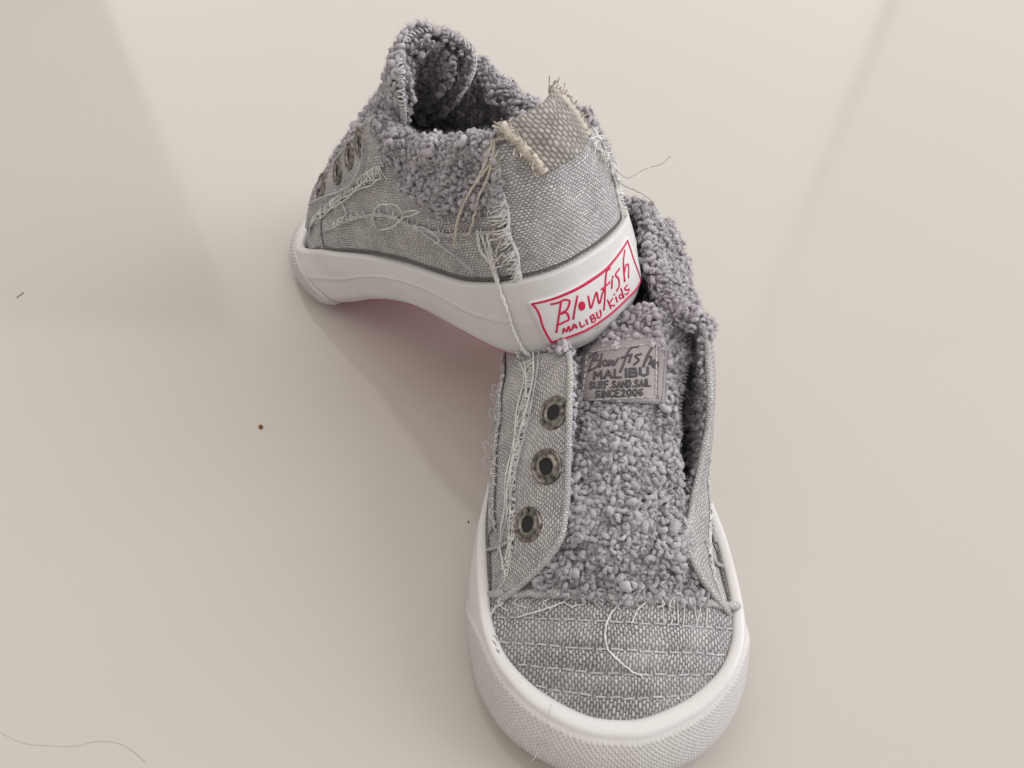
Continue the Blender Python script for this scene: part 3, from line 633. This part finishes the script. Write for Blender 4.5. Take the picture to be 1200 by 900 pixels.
rear = Shoe('sneaker', 'grey canvas sneaker propped heel up, red and white tag on its heel', (2.91, 15.63, 5.51), rotm(43.02, -23.71, 0.8), dict(
    ph=1.7, cr=0.29, bz=0.25, bt=([-1, 1], [0, 0]), strap=True, tab=[(-1.5, 0.45, 7.34), (-1.2, -0.40, 6.0), (0.80, -0.05, 6.15), (0.42, 0.5, 7.55)], wr=([-1, -0.1, 0.0, 0.45, 1.25, 2.4, 5, 17], [0, 0, 0.18, 0.40, 0.42, 0.32, 0.05, 0]), wl=([-1, 9, 12, 14, 15.5, 16.4, 17], [0, 0, 0.06, 0.12, 0.12, 0, 0]), vamp_y=12.6, vamp_z=3.75, rows=[0.20, 0.44, 0.63, 0.81],
    zb=([-0.5, 2, 4, 7, 9, 11, 12.2, 13, 14, 15.4, 16.7], [0.02, 0.1, 0.3, 0.62, 0.40, -0.15, -0.45, -0.27, 0.17, 0.78, 1.36]),
    zt=([-0.5, 1, 3, 6, 9, 11, 12.4, 14, 15.4, 16.7], [2.88, 2.8, 2.55, 2.42, 2.34, 2.16, 1.90, 1.74, 1.94, 2.2]),
    bulge=([-1, -0.9, -0.7, -0.5, -0.2, 0, 0.2, 0.45, 0.7, 0.9, 1], [0.0, 0.35, 0.6, 0.6, 0.5, 0.45, 0.45, 0.5, 0.6, 0.4, 0.0]),
    T=T_sym([(0, 0, 0.15, 7.0), (0.08, 0.85, 0.4, 6.7), (0.16, 1.5, 1.0, 6.15), (0.25, 1.85, 2.3, 5.9), (0.35, 2.0, 3.8, 5.9), (0.46, 2.05, 5.3, 6.5), (0.54, 1.95, 6.2, 7.3), (0.62, 1.85, 7.0, 7.1), (0.70, 1.75, 8.0, 6.6), (0.78, 1.7, 9.2, 5.95), (0.86, 1.75, 10.6, 5.2), (0.92, 1.9, 11.5, 4.7), (0.96, 2.5, 12.1, 3.8), (1.0, 3.2, 12.4, 2.7)],
            [(0.08, 0.85, 0.3, 6.95), (0.16, 1.5, 0.9, 6.75), (0.25, 1.8, 2.2, 6.55), (0.35, 2.0, 3.8, 6.4), (0.46, 2.05, 5.2, 6.6), (0.54, 1.95, 6.0, 7.05), (0.62, 1.9, 6.8, 6.9), (0.70, 1.88, 7.9, 6.35), (0.78, 1.88, 9.1, 5.75), (0.86, 1.95, 10.5, 5.0), (0.92, 2.1, 11.4, 4.5), (0.96, 2.5, 12.1, 3.8), (1.0, 3.2, 12.4, 2.7)]),
    tf=[0.55, 0.52, 0.52, 0.6, 0.72, 0.85, 0.96],
    tv=[0, 0.12, 0.3, 0.5, 0.7, 0.88, 1.0], tc=[(0, 12.75, 3.75), (0, 11.7, 5.0), (0, 10.2, 5.98), (0, 8.6, 6.95), (-0.1, 7.2, 7.7), (-0.25, 6.1, 8.45), (-0.3, 5.4, 9.1)],
    tw=[2.9, 2.5, 2.1, 1.9, 1.9, 1.98, 1.9], td=[0.55, 0.8, 1.1, 1.7, 1.9, 1.7, 1.3], tt=[0, 0, 0, 0, 0, 0, 0],
    tmask=lambda u, v: v > 0.012, lmask=lambda u, v: v > -1))
for s in (front, rear): build(s)

# ------------------------------------------------------------------ details placed on the finished surfaces
def tree_of(mbs):
    V = []; F = []; n = 0
    for mb in mbs:
        v, fl, _ = mb.arrays(); V.append(v)
        for f in fl: F += (f+n).tolist()
        n += len(v)
    return BVHTree.FromPolygons(np.concatenate(V).tolist(), F)
def ribbon(mb, P, nr, w_, h_=0.03, mi=0):
    """slightly domed flat stroke lying on a surface with normals nr"""
    T = unit(np.gradient(P, axis=0)); S = unit(np.cross(T, nr)); n = len(P); w_ = np.broadcast_to(np.asarray(w_, float), (n,))
    prof = [(-1, -0.6), (-0.9, 0.7), (0, 1.0), (0.9, 0.7), (1, -0.6)]
    V = np.stack([P+S*(w_*a)[:, None]+nr*(h_*b) for a, b in prof], 1); V[0] -= T[0]*w_[0]*0.6; V[-1] += T[-1]*w_[-1]*0.6
    mb.add(V.reshape(-1, 3), grid_faces(n, 5), None, mi)
    k = mb.n-n*5; mb.f.append(np.array([[k, k+1, k+2], [k, k+2, k+3], [k, k+3, k+4], [k+(n-1)*5+2, k+(n-1)*5+1, k+(n-1)*5], [k+(n-1)*5+3, k+(n-1)*5+2, k+(n-1)*5], [k+(n-1)*5+4, k+(n-1)*5+3, k+(n-1)*5]])); mb.mi += [mi]*6
# ---- rubber tag on the heel with its red frame and lettering (places noted from the photograph's heel, 5x enlarged)
Rr = rear; ft = tree_of([Rr.fox_mb])
def to_sq(px, py):
    h, n = Rr.hit(ft, px, py)
    while h is None: px += (690-px)*0.03; py += (345-py)*0.03; h, n = Rr.hit(ft, px, py)
    d = np.linalg.norm(Rr.den-h[None, :2], axis=1); i = int(np.argmin(d)); sg = Rr.arc[i]; sg = sg-Rr.per if sg > Rr.per/2 else sg
    y = Rr.den[i, 1]; z0, z1 = Rr.zb(y), Rr.zt(y); return sg, float((h[2]-z0)/(z1-z0))
def z6(l): return [to_sq(580+x*0.2, 240+y*0.2) for x, y in l]
def on_fox(sq, o): sq = np.asarray(sq, float); return Rr.fox(sq[:, 0], sq[:, 1], o)
def fox_stroke(mb, l, w_, o, n=None):
    sq = smooth_path(np.array(z6(l)), n or max(8, 5*len(l))) if len(l) > 1 else np.array(z6(l))
    P = on_fox(sq, o); nr = unit(on_fox(sq, o+0.1)-P); ribbon(mb, P, nr, w_, 0.014)
top = [(218, 577), (330, 550), (440, 506), (540, 450), (640, 380), (710, 300), (768, 210)]
bot = [(330, 800), (450, 762), (560, 712), (660, 645), (760, 555), (812, 500), (852, 440)]
ts, bs = smooth_path(np.array(z6(top)), 40), smooth_path(np.array(z6(bot)), 40)
lam = np.linspace(-0.06, 1.06, 14)
SQ = bs[:, None]*(1-lam[None, :, None])+ts[:, None]*lam[None, :, None]
SQ[:, :, 0] = SQ[:, :, 0]; ext = (SQ[1:2]-SQ[:1]); SQ = np.concatenate([SQ[:1]-ext*1.6, SQ, SQ[-1:]+(SQ[-1:]-SQ[-2:-1])*1.6])
Pt = Rr.fox(SQ[..., 0], SQ[..., 1], np.full(SQ.shape[:2], 0.045)); nt_ = unit(Rr.fox(SQ[..., 0], SQ[..., 1], np.full(SQ.shape[:2], 0.15))-Pt)
mb = MB(); sheet(mb, Pt, 0.10, nt_); tag = mk('heel_tag', mb, M['tag'], Rr.root, label='white rubber tag with red frame and lettering')
mb = MB(); TO = 0.05
fox_stroke(mb, top, np.concatenate([np.linspace(0.03, 0.052, 20), np.linspace(0.052, 0.035, 20)]), TO, 40)
fox_stroke(mb, bot, 0.036, TO, 40)
fox_stroke(mb, [(218, 577), (246, 610), (264, 650), (278, 700), (302, 752), (330, 800)], 0.034, TO)
fox_stroke(mb, [(768, 210), (800, 310), (852, 440)], 0.034, TO)
mk('tag_frame', mb, M['red'], tag)
mb = MB()
for l in ([(385, 562), (374, 640), (359, 742)], [(330, 578), (372, 568), (408, 552), (434, 560), (428, 592), (384, 634)], [(384, 634), (424, 636), (430, 655), (402, 682), (362, 702)],
          [(478, 530), (466, 600), (455, 664)], [(540, 532), (546, 570), (552, 598), (572, 552), (590, 512), (596, 545), (602, 570), (622, 520), (640, 470)],
          [(668, 370), (648, 390), (640, 450), (638, 540), (632, 612)], [(618, 492), (642, 474), (666, 452)], [(681, 436), (679, 486)], [(684, 418), (685, 424)],
          [(722, 374), (702, 412), (720, 438), (722, 465), (708, 502)], [(752, 265), (745, 350), (752, 448)], [(750, 402), (762, 352), (772, 350), (775, 426)], [(748, 350), (749, 400), (755, 445)]):
    fox_stroke(mb, l, 0.031, TO)
for k in range(3): fox_stroke(mb, [(503+(15-5*k)*math.cos(a), 588+(22-7*k)*math.sin(a)) for a in np.linspace(0, 6.6, 12)], 0.028, TO)
for l in ([(397, 746), (402, 718), (416, 738), (430, 708), (438, 735)], [(448, 728), (462, 694), (478, 716)], [(452, 718), (474, 706)], [(492, 682), (501, 709), (520, 698)], [(528, 668), (538, 695)],
          [(552, 650), (563, 684)], [(552, 650), (572, 644), (572, 658), (560, 666), (582, 662), (580, 674), (563, 684)], [(588, 626), (596, 656), (610, 652), (614, 636), (607, 612)],
          [(653, 556), (673, 604)], [(684, 545), (664, 580), (696, 588)], [(702, 538), (711, 568)], [(693, 522), (694, 526)], [(732, 488), (740, 514), (750, 542)], [(768, 470), (754, 488), (764, 498), (779, 496), (776, 511), (756, 523)]):
    fox_stroke(mb, l, 0.026, TO)
fox_stroke(mb, [(732+10*math.cos(a), 535+12*math.sin(a)) for a in np.linspace(0, 6.4, 12)], 0.024, TO)
mk('tag_lettering', mb, M['red'], tag)

# ---- woven label on the front shoe's tongue (places noted from the photograph, 5.3x enlarged)
Fr = front; tt_ = tree_of([Fr.tongue_mb])
LIFT = 0.30
def z8(x, y): return 660+x*200/1059, 330+y*170/900
def lab_pt(x, y, o=0.0):
    h, n = Fr.hit(tt_, *z8(x, y))
    while h is None: x += (380-x)*0.03; y += (560-y)*0.03; h, n = Fr.hit(tt_, *z8(x, y))
    n = n*0.5+np.array([0.02, 0.42, 0.5]); n = n/np.linalg.norm(n)
    return h+n*(LIFT+o), n
c4 = [(138, 396), (648, 344), (630, 768), (104, 742)]
nu, nv = 26, 18; G = np.zeros((nu, nv, 3)); GN = np.zeros((nu, nv, 3))
for i in range(nu):
    for j in range(nv):
        u, v = i/(nu-1), j/(nv-1)
        x = (c4[0][0]*(1-u)+c4[1][0]*u)*v+(c4[3][0]*(1-u)+c4[2][0]*u)*(1-v); y = (c4[0][1]*(1-u)+c4[1][1]*u)*v+(c4[3][1]*(1-u)+c4[2][1]*u)*(1-v)
        G[i, j], GN[i, j] = lab_pt(x, y)
        e = min(u, 1-u, v, 1-v)
        G[i, j] += GN[i, j]*(0.05*math.sin(u*9+v*4)*0.4-0.10*max(0, 0.12-e)/0.12)
mb = MB(); sheet(mb, G, 0.05, GN); lab = mk('tongue_label', mb, M['satin'], Fr.root, label='mauve woven label with dark embroidered lettering')
lt = tree_of([mb])
def lab_hit(x, y, o):
    h, n = Fr.hit(lt, *z8(x, y), o); return (h, n) if h is not None else lab_pt(x, y, o)
def lab_stroke(mb, l, w_, o=0.012, n=None, smooth=True):
    q = smooth_path(np.array([(a, b2, 0) for a, b2 in l], float), n or max(6, 4*len(l)))[:, :2] if smooth else np.array(l, float)
    H = [lab_hit(a, b2, o) for a, b2 in q]; P = np.array([h[0] for h in H]); nr = unit(np.array([h[1] for h in H]))
    ribbon(mb, P, nr, w_, 0.016)
mb = MB()  # folded right selvedge and the stitched frame
lab_stroke(mb, [(600, 386), (598, 500), (590, 640), (588, 722)], 0.03, 0.02, 20); lab_stroke(mb, [(640, 350), (634, 500), (624, 650), (614, 762)], 0.05, 0.02, 20)
mk('label_fold', mb, M['satin'], lab)
mb = MB()
def dashes(a, b2, n, w_=0.02):
    for k in range(n):
        t0, t1 = k/n, (k+0.62)/n; lab_stroke(mb, [(a[0]+(b2[0]-a[0])*t, a[1]+(b2[1]-a[1])*t) for t in (t0, (t0+t1)/2, t1)], w_, 0.02)
dashes((165, 440), (560, 385), 9); dashes((578, 395), (572, 715), 8); dashes((160, 735), (560, 715), 8); dashes((150, 460), (118, 730), 7)
mk('label_stitching', mb, M['thread_grey'], lab, kind='stuff')
FONT = {'A': [[(0, 0), (.5, 1), (1, 0)], [(.2, .38), (.8, .38)]], 'B': [[(0, 0), (0, 1), (.75, .95), (.75, .58), (0, .52), (.9, .45), (.9, .05), (0, 0)]], 'C': [[(.95, .82), (.5, 1), (.05, .7), (.05, .3), (.5, 0), (.95, .18)]],
        'D': [[(0, 0), (0, 1), (.7, .9), (.95, .5), (.7, .1), (0, 0)]], 'E': [[(.9, 1), (0, 1), (0, 0), (.9, 0)], [(0, .52), (.75, .52)]], 'F': [[(.9, 1), (0, 1), (0, 0)], [(0, .52), (.75, .52)]], 'I': [[(.5, 0), (.5, 1)]],
        'L': [[(0, 1), (0, 0), (.85, 0)]], 'M': [[(0, 0), (.08, 1), (.5, .3), (.92, 1), (1, 0)]], 'N': [[(0, 0), (0, 1), (1, 0), (1, 1)]], 'R': [[(0, 0), (0, 1), (.8, .95), (.8, .55), (0, .5), (.9, 0)]],
        'S': [[(.92, .85), (.5, 1), (.08, .8), (.25, .55), (.75, .45), (.92, .2), (.5, 0), (.05, .15)]], 'U': [[(0, 1), (0, .2), (.5, 0), (1, .2), (1, 1)]], '0': [[(.5, 0), (.05, .3), (.05, .7), (.5, 1), (.95, .7), (.95, .3), (.5, 0)]],
        '2': [[(.05, .8), (.5, 1), (.92, .75), (.05, 0), (.98, 0)]], '6': [[(.85, .92), (.3, .85), (.05, .35), (.5, 0), (.92, .28), (.5, .55), (.1, .35)]], '.': [[(.4, 0), (.6, .04)]]}
def line_of(mb, txt, x0, y0, x1, y1, hgt, w_):
    adv = [0.45 if c in 'I.' else 1.0 for c in txt]; tot = sum(adv); cx = 0
    for c, a in zip(txt, adv):
        for st in FONT[c]:
            q = []
            for (fx_, fy_) in st:
                f = (cx+(0.12+0.72*fx_)*a)/tot; q.append((x0+(x1-x0)*f, y0+(y1-y0)*f-hgt*fy_))
            q2 = []
            for k in range(len(q)-1):
                for m_ in range(3): q2.append((q[k][0]+(q[k+1][0]-q[k][0])*m_/3, q[k][1]+(q[k+1][1]-q[k][1])*m_/3))
            q2.append(q[-1]); lab_stroke(mb, q2, w_, smooth=False)
        cx += a
mb = MB()
line_of(mb, 'MALIBU', 185, 606, 535, 582, 50, 0.040); line_of(mb, 'SURF.SAND.SAIL', 162, 666, 548, 648, 42, 0.026); line_of(mb, 'SINCE2006', 198, 720, 500, 706, 42, 0.028)
for l in ([(195, 450), (178, 505), (160, 556)], [(165, 472), (205, 444), (216, 458), (186, 492), (226, 490), (222, 514), (162, 556)], [(242, 450), (228, 532)], [(290, 488), (284, 524), (310, 490), (312, 522), (342, 478)],
          [(464, 406), (432, 408), (402, 440), (380, 500), (354, 562)], [(362, 474), (420, 455)], [(424, 452), (410, 502)], [(484, 450), (448, 464), (470, 486), (440, 516)], [(560, 398), (522, 460), (498, 528)],
          [(510, 496), (536, 464), (546, 472), (534, 514)], [(558, 396), (584, 408)], [(560, 500), (562, 524)], [(560, 500), (574, 503), (564, 512), (576, 522)]): lab_stroke(mb, l, 0.034)
lab_stroke(mb, [(262+13*math.cos(a), 506+17*math.sin(a)) for a in np.linspace(0, 6.4, 12)], 0.03)
lab_stroke(mb, [(568+19*math.cos(a), 512+24*math.sin(a)) for a in np.linspace(0, 6.4, 14)], 0.022)
mk('label_lettering', mb, M['thread_dark'], lab)

# ---- eyelets
def eyelet_mesh():
    mb = MB(); prof = [(0.20, -0.14), (0.205, 0.03), (0.235, 0.065), (0.285, 0.062), (0.30, 0.045), (0.385, 0.038), (0.40, 0.055), (0.435, 0.05), (0.455, 0.015), (0.455, -0.03)]
    n = 40; a = np.linspace(0, 2*math.pi, n, endpoint=False)
    V = np.array([[(r*math.cos(t), r*math.sin(t), z) for r, z in prof] for t in a]); mb.add(V.reshape(-1, 3), grid_faces(n, len(prof), cu=True))
    mb.add(np.concatenate([np.stack([0.21*np.cos(a), 0.21*np.sin(a), 0.012+0*a], 1), [[0, 0, 0.008]]]), np.stack([np.arange(n), (np.arange(n)+1) % n, np.full(n, n)], 1), None, 1)  # flat disc over the canvas, the hole's darkness put in its colour
    for k in range(9):   # worn raised marks round the flange
        t = 0.2+k*2*math.pi/9; c, s_ = math.cos(t), math.sin(t)
        P = np.array([[0.315*c, 0.315*s_, 0.045], [0.345*math.cos(t+0.08), 0.345*math.sin(t+0.08), 0.055], [0.375*c, 0.375*s_, 0.045]]); tube(mb, P, 0.016, 5)
    return mb
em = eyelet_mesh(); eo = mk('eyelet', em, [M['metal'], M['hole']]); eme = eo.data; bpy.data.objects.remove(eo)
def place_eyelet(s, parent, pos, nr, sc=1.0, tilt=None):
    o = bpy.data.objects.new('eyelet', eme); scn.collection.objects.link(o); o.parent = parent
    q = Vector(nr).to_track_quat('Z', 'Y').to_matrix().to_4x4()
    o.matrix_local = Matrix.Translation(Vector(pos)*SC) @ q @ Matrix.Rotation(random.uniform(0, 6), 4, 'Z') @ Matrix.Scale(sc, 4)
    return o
def near_at(s, pnt, sd):
    A_, T_ = np.meshgrid(np.linspace(0.5, 1, 140)*sd, np.linspace(0.4, 1, 80), indexing='ij'); d = np.linalg.norm(s.W(A_, T_)-pnt, axis=2); k = np.unravel_index(np.argmin(d), d.shape); return A_[k], T_[k]
fbt, rbt = Fr.bvh(), Rr.bvh()
def eyelets(s, tree, pxs, sd, near, far, sc, skip=()):
    for k, px in enumerate(pxs):
        h, n = s.hit(tree, *px); a, t = near_at(s, h, sd); a = float(a); t = min(float(t), 0.90)
        for q, par in ((a, near), (-a, far)):
            if k in skip and par is far: continue
            P = s.W(np.array([q]), np.array([t]), 0.075)[0]; place_eyelet(s, par, P, s.Wn(np.array([q]), np.array([t]))[0], sc)
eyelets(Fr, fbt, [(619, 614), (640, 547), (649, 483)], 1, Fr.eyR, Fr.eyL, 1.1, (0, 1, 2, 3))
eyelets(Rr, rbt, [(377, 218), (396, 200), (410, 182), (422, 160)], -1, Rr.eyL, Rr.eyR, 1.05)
# pale eyelet backs showing through the fleece inside the far flap of the front shoe
for px in ((788, 384), (804, 467)):
    h, n = Fr.hit(fbt, *px, 0.12)
    mb = MB(); a = np.linspace(0, 2*math.pi, 24, endpoint=False); prof = [(0.06, -0.05), (0.07, 0.03), (0.12, 0.05), (0.15, 0.02), (0.15, -0.1)]
    V = np.array([[(r*math.cos(t), r*math.sin(t), z) for r, z in prof] for t in a]); mb.add(V.reshape(-1, 3), grid_faces(24, 5, cu=True))
    o = mk('eyelet_back', mb, M['pale_metal'], Fr.eyL); o.matrix_local = Matrix.Translation(Vector(h)*SC) @ Vector(n).to_track_quat('Z', 'Y').to_matrix().to_4x4()

# ---- pull tab across the heel top
def pull_tab(s):
    C = np.array(s.p['tab'], float)      # top left, bottom left, bottom right, top right
    U_, K_ = np.meshgrid(np.linspace(0, 1, 50), np.linspace(0, 1, 22), indexing='ij'); U_ = U_[..., None]; K_ = K_[..., None]
    P = (C[1]*(1-U_)+C[2]*U_)*(1-K_)+(C[0]*(1-U_)+C[3]*U_)*K_
    P[..., 1] -= (0.42*(1-(2*U_-1)**2)+0.10*np.sin(K_*math.pi)+0.02*np.sin(U_*17+K_*5))[..., 0]
    nr = grid_normals(P); nr = nr if nr[25, 10, 1] < 0 else -nr; n = nr
    mb = MB(); sheet(mb, P, 0.16, nr); s.reg(mb); pt = mk('pull_tab', mb, M['webbing'], s.root, label='beige woven webbing pull tab with frayed cut ends')
    mb = MB(); rs = np.random.default_rng(9)
    for ei, sg in ((0, -1), (-1, 1)):     # thick cut ends
        L = P[ei]-nr[ei]*0.08; tube(mb, smooth_path(L, 30), 0.15+0.02*np.sin(np.arange(30)*1.7), 9)
        for k in range(170):
            j = rs.integers(0, 22); b0 = L[j]+rs.normal(0, 0.07, 3); d_ = unit((P[ei]-P[3 if ei == 0 else -4])[j]*1.0+rs.normal(0, 0.12, 3)+n[ei, j]*0.1)
            ln = rs.uniform(0.10, 0.24); tube(mb, np.array([b0, b0+d_*ln*0.6, b0+d_*ln+rs.normal(0, 0.04, 3)]), 0.018, 4)
    mk('cut_end', mb, M['thread_beige'], pt, kind='stuff')
    return pt
pull_tab(rear); 
rbt = Rr.bvh()
# ---- loose threads
def thread(s, tree, pts, r=0.03, mat='thread', twist=0, name='loose_thread', n=40, o=0.06):
    if s.hit(tree, *pts[0][:2])[0] is None: return None
    P = s.pathon(tree, pts, o); mb = MB()
    if twist: twisted(mb, P, r, 90, twist)
    else:
        Q = smooth_path(P, n); Q = Q+np.random.default_rng(len(pts)+int(pts[0][0])).normal(0, 0.008, Q.shape); tube(mb, smooth_path(Q, n*2), r, 6)
    return mk(name, mb, M[mat], s.root)
T_ = lambda *a, **k: thread(Rr, rbt, *a, **k)
T_([(583, 165), (572, 195), (556, 225), (543, 250), (538, 284)], 0.045, 'thread_beige', o=0.22)
T_([(584, 166), (578, 200), (566, 230), (559, 255), (555, 272)], 0.038, 'thread_beige', o=0.20)
T_([(586, 170), (570, 205), (555, 228), (546, 246)], 0.03, 'thread_beige', o=0.26)
T_([(574, 270), (577, 292), (583, 318), (589, 342), (596, 362), (602, 382), (609, 398), (616, 409), (621, 413), (618, 417), (611, 415), (608, 410)], 0.040, 'thread', 11, o=0.12)
T_([(562, 268), (566, 292), (576, 306), (582, 322), (590, 345)], 0.03, 'thread', 5, o=0.11)
T_([(566, 270), (574, 296), (584, 328)], 0.03, 'thread', 4, o=0.10)
T_([(440, 262), (442, 246), (455, 238), (470, 241), (476, 250), (466, 262), (448, 268)], 0.022, 'thread', o=0.12)
T_([(476, 248), (486, 245), (496, 246), (488, 250), (478, 252)], 0.02, 'thread', o=0.14)
T_([(488, 262), (500, 272), (512, 280), (528, 292), (545, 305), (558, 316)], 0.026, 'thread_grey', o=0.12)
T_([(490, 263), (506, 268), (518, 280), (512, 284)], 0.022, 'thread', o=0.12)
T_([(430, 165), (428, 190), (418, 212), (400, 225), (382, 232), (366, 240)], 0.04, 'thread_grey', o=0.13)
T_([(395, 245), (402, 236), (408, 250), (400, 256)], 0.018, 'thread', o=0.10)
T_([(690, 168), (712, 192), (735, 208), (755, 198), (778, 190), (785, 184)], 0.022, 'thread', o=0.12)
T_([(700, 185), (728, 215), (748, 225), (762, 234), (771, 247)], 0.018, 'thread_grey', o=0.12)
T_([(640, 98), (648, 92), (656, 96), (668, 104), (671, 112)], 0.018, 'thread_grey', o=0.10)
T_([(632, 99), (645, 100), (652, 101)], 0.02, 'thread_dark', o=0.10)
for k in range(16):
    x0 = 688+k*3.4; y0 = 165+k*5.0; T_([(x0, y0), (x0+random.uniform(4, 10), y0+random.uniform(-4, 6)), (x0+random.uniform(2, 16), y0+random.uniform(6, 18))], 0.018, random.choice(['thread', 'thread', 'thread_beige']), o=0.12, n=12)
for k in range(18):
    y0 = 180+k*7.5; x0 = 590+random.uniform(-4, 4); T_([(x0, y0), (x0-random.uniform(4, 14), y0+random.uniform(3, 12)), (x0-random.uniform(2, 14), y0+random.uniform(14, 26))], 0.022, random.choice(['thread', 'thread', 'thread_beige']), o=0.12, n=12)
F_ = lambda *a, **k: thread(Fr, fbt, *a, **k)
F_([(738, 698), (722, 712), (710, 735), (712, 758), (728, 776), (745, 788), (752, 793)], 0.024, 'thread', o=0.05)
F_([(662, 706), (640, 714), (609, 722)], 0.026, 'thread', o=0.06)
F_([(590, 704), (582, 713), (576, 722)], 0.03, 'thread', o=0.06)
F_([(756, 704), (746, 716), (740, 730)], 0.024, 'thread', o=0.06)
for x in (775, 788, 792, 800, 812, 818, 826): F_([(x, 702), (x+1, 714), (x+random.uniform(-2, 4), 726+random.uniform(0, 8))], 0.016, 'thread', o=0.05, n=14)
for k in range(14):
    x = 590+k*18; F_([(x, 700), (x+random.uniform(-8, 8), 706), (x+random.uniform(-12, 12), 712+random.uniform(0, 5))], 0.018, random.choice(['thread', 'thread_grey']), o=0.06, n=10)
F_([(626, 412), (628, 440), (620, 480), (610, 520), (600, 560), (594, 600), (590, 640), (594, 668)], 0.026, 'thread', o=0.12)
F_([(634, 412), (631, 450), (622, 495), (612, 535), (603, 575), (596, 615), (586, 655)], 0.022, 'thread_grey', o=0.14)
F_([(604, 520), (610, 512), (606, 506), (612, 522), (604, 540)], 0.014, 'thread', o=0.10)
for k in range(9):
    y = 425+k*14; x = 590-k*1.6; F_([(x, y), (x-random.uniform(4, 12), y+random.uniform(-6, 6)), (x-random.uniform(1, 10), y+random.uniform(8, 18))], 0.016, 'thread_grey', o=0.05, n=12)
F_([(846, 560), (838, 575), (834, 600), (838, 640), (836, 668)], 0.02, 'thread', o=0.08)
F_([(646, 826), (640, 850), (634, 872), (622, 893)], 0.008, 'thread_grey', o=0.13)

# scuffs on the toe rim and grime under the heel tag
def scuff(s, tree, paths, r, col, nm):
    mb = MB()
    for pth in paths: tube(mb, smooth_path(s.pathon(tree, pth, 0.0), 16), r*np.sin(np.linspace(0.3, 2.8, 16)), 5)
    mk('scuff_mark', mb, rubber(nm, col, 0.7), s.root, kind='stuff')
scuff(Fr, fbt, [[(576, 744), (580, 746), (583, 752)], [(577, 750), (582, 757)], [(581, 760), (586, 766)], [(583, 765), (585, 761)]], 0.014, (0.16, 0.15, 0.15), 'scuff_grey')
scuff(Rr, rbt, [[(686, 388), (694, 384), (702, 379)], [(697, 386), (706, 380)], [(704, 376), (712, 371)]], 0.02, (0.50, 0.38, 0.24), 'scuff_brown')
# ------------------------------------------------------------------ small things lying on the table
def table_pt(px, py, z=0.0):
    cp, sp = math.cos(CAM_P), math.sin(CAM_P); fw = np.array([0, cp, -sp]); up = np.array([0, sp, cp]); rt = np.array([1.0, 0, 0])
    rt, up = math.cos(CAM_R)*rt+math.sin(CAM_R)*up, -math.sin(CAM_R)*rt+math.cos(CAM_R)*up
    d = fw+rt*(px-600)/CAM_F+up*(450-py)/CAM_F; t = (z-CAM_H)/d[2]; return np.array([0, 0, CAM_H])+d*t
def speck(px, py, r, col, label, cat, name='crumb'):
    c = table_pt(px, py); mb = MB(); rs = np.random.default_rng(int(px)); n = 9; a = np.linspace(0, 2*math.pi, n, endpoint=False); rows = []
    for th in np.linspace(0.05, math.pi-0.05, 7):
        k = rs.uniform(0.75, 1.2, n); rows.append(np.stack([c[0]+r*k*np.sin(th)*np.cos(a), c[1]+r*1.2*k*np.sin(th)*np.sin(a), r*0.75+r*0.75*np.cos(th)+0*a], 1))
    mb.add(np.concatenate(rows), grid_faces(7, n, cv=True)); m = fuzzy(name+'_mat', col, 0.35, 0.8, 0, 1500, 0.0001)
    o = mk(name, mb, m); o['label'] = label; o['category'] = cat
speck(306, 501, 0.075, (0.22, 0.10, 0.035), 'small brown crumb on the bare table left of the shoes', 'crumb')
speck(549, 612, 0.03, (0.08, 0.07, 0.06), 'tiny dark speck on the table beside the standing shoe', 'speck', 'dirt_speck')
def lint(pts, r, col, label, cat, name):
    P = np.array([table_pt(x, y) for x, y in pts]); P[:, 2] = r*1.05; Q = smooth_path(P, 60); mb = MB(); tube(mb, Q, r, 6); o = mk(name, mb, fuzzy(name+'_mat', col, 0.2, 0.7, 0, 900, 0.0001)); o['label'] = label; o['category'] = cat
lint([(0, 858), (25, 870), (60, 874), (92, 874), (112, 869), (138, 871), (158, 882), (170, 893)], 0.0065, (0.57, 0.51, 0.45), 'fine wavy hair on the table in the lower left corner', 'hair', 'hair_strand')
lint([(20, 349), (24, 346), (28, 343)], 0.02, (0.26, 0.23, 0.20), 'short dark lint fibre near the left edge of the table', 'lint', 'lint_fibre')
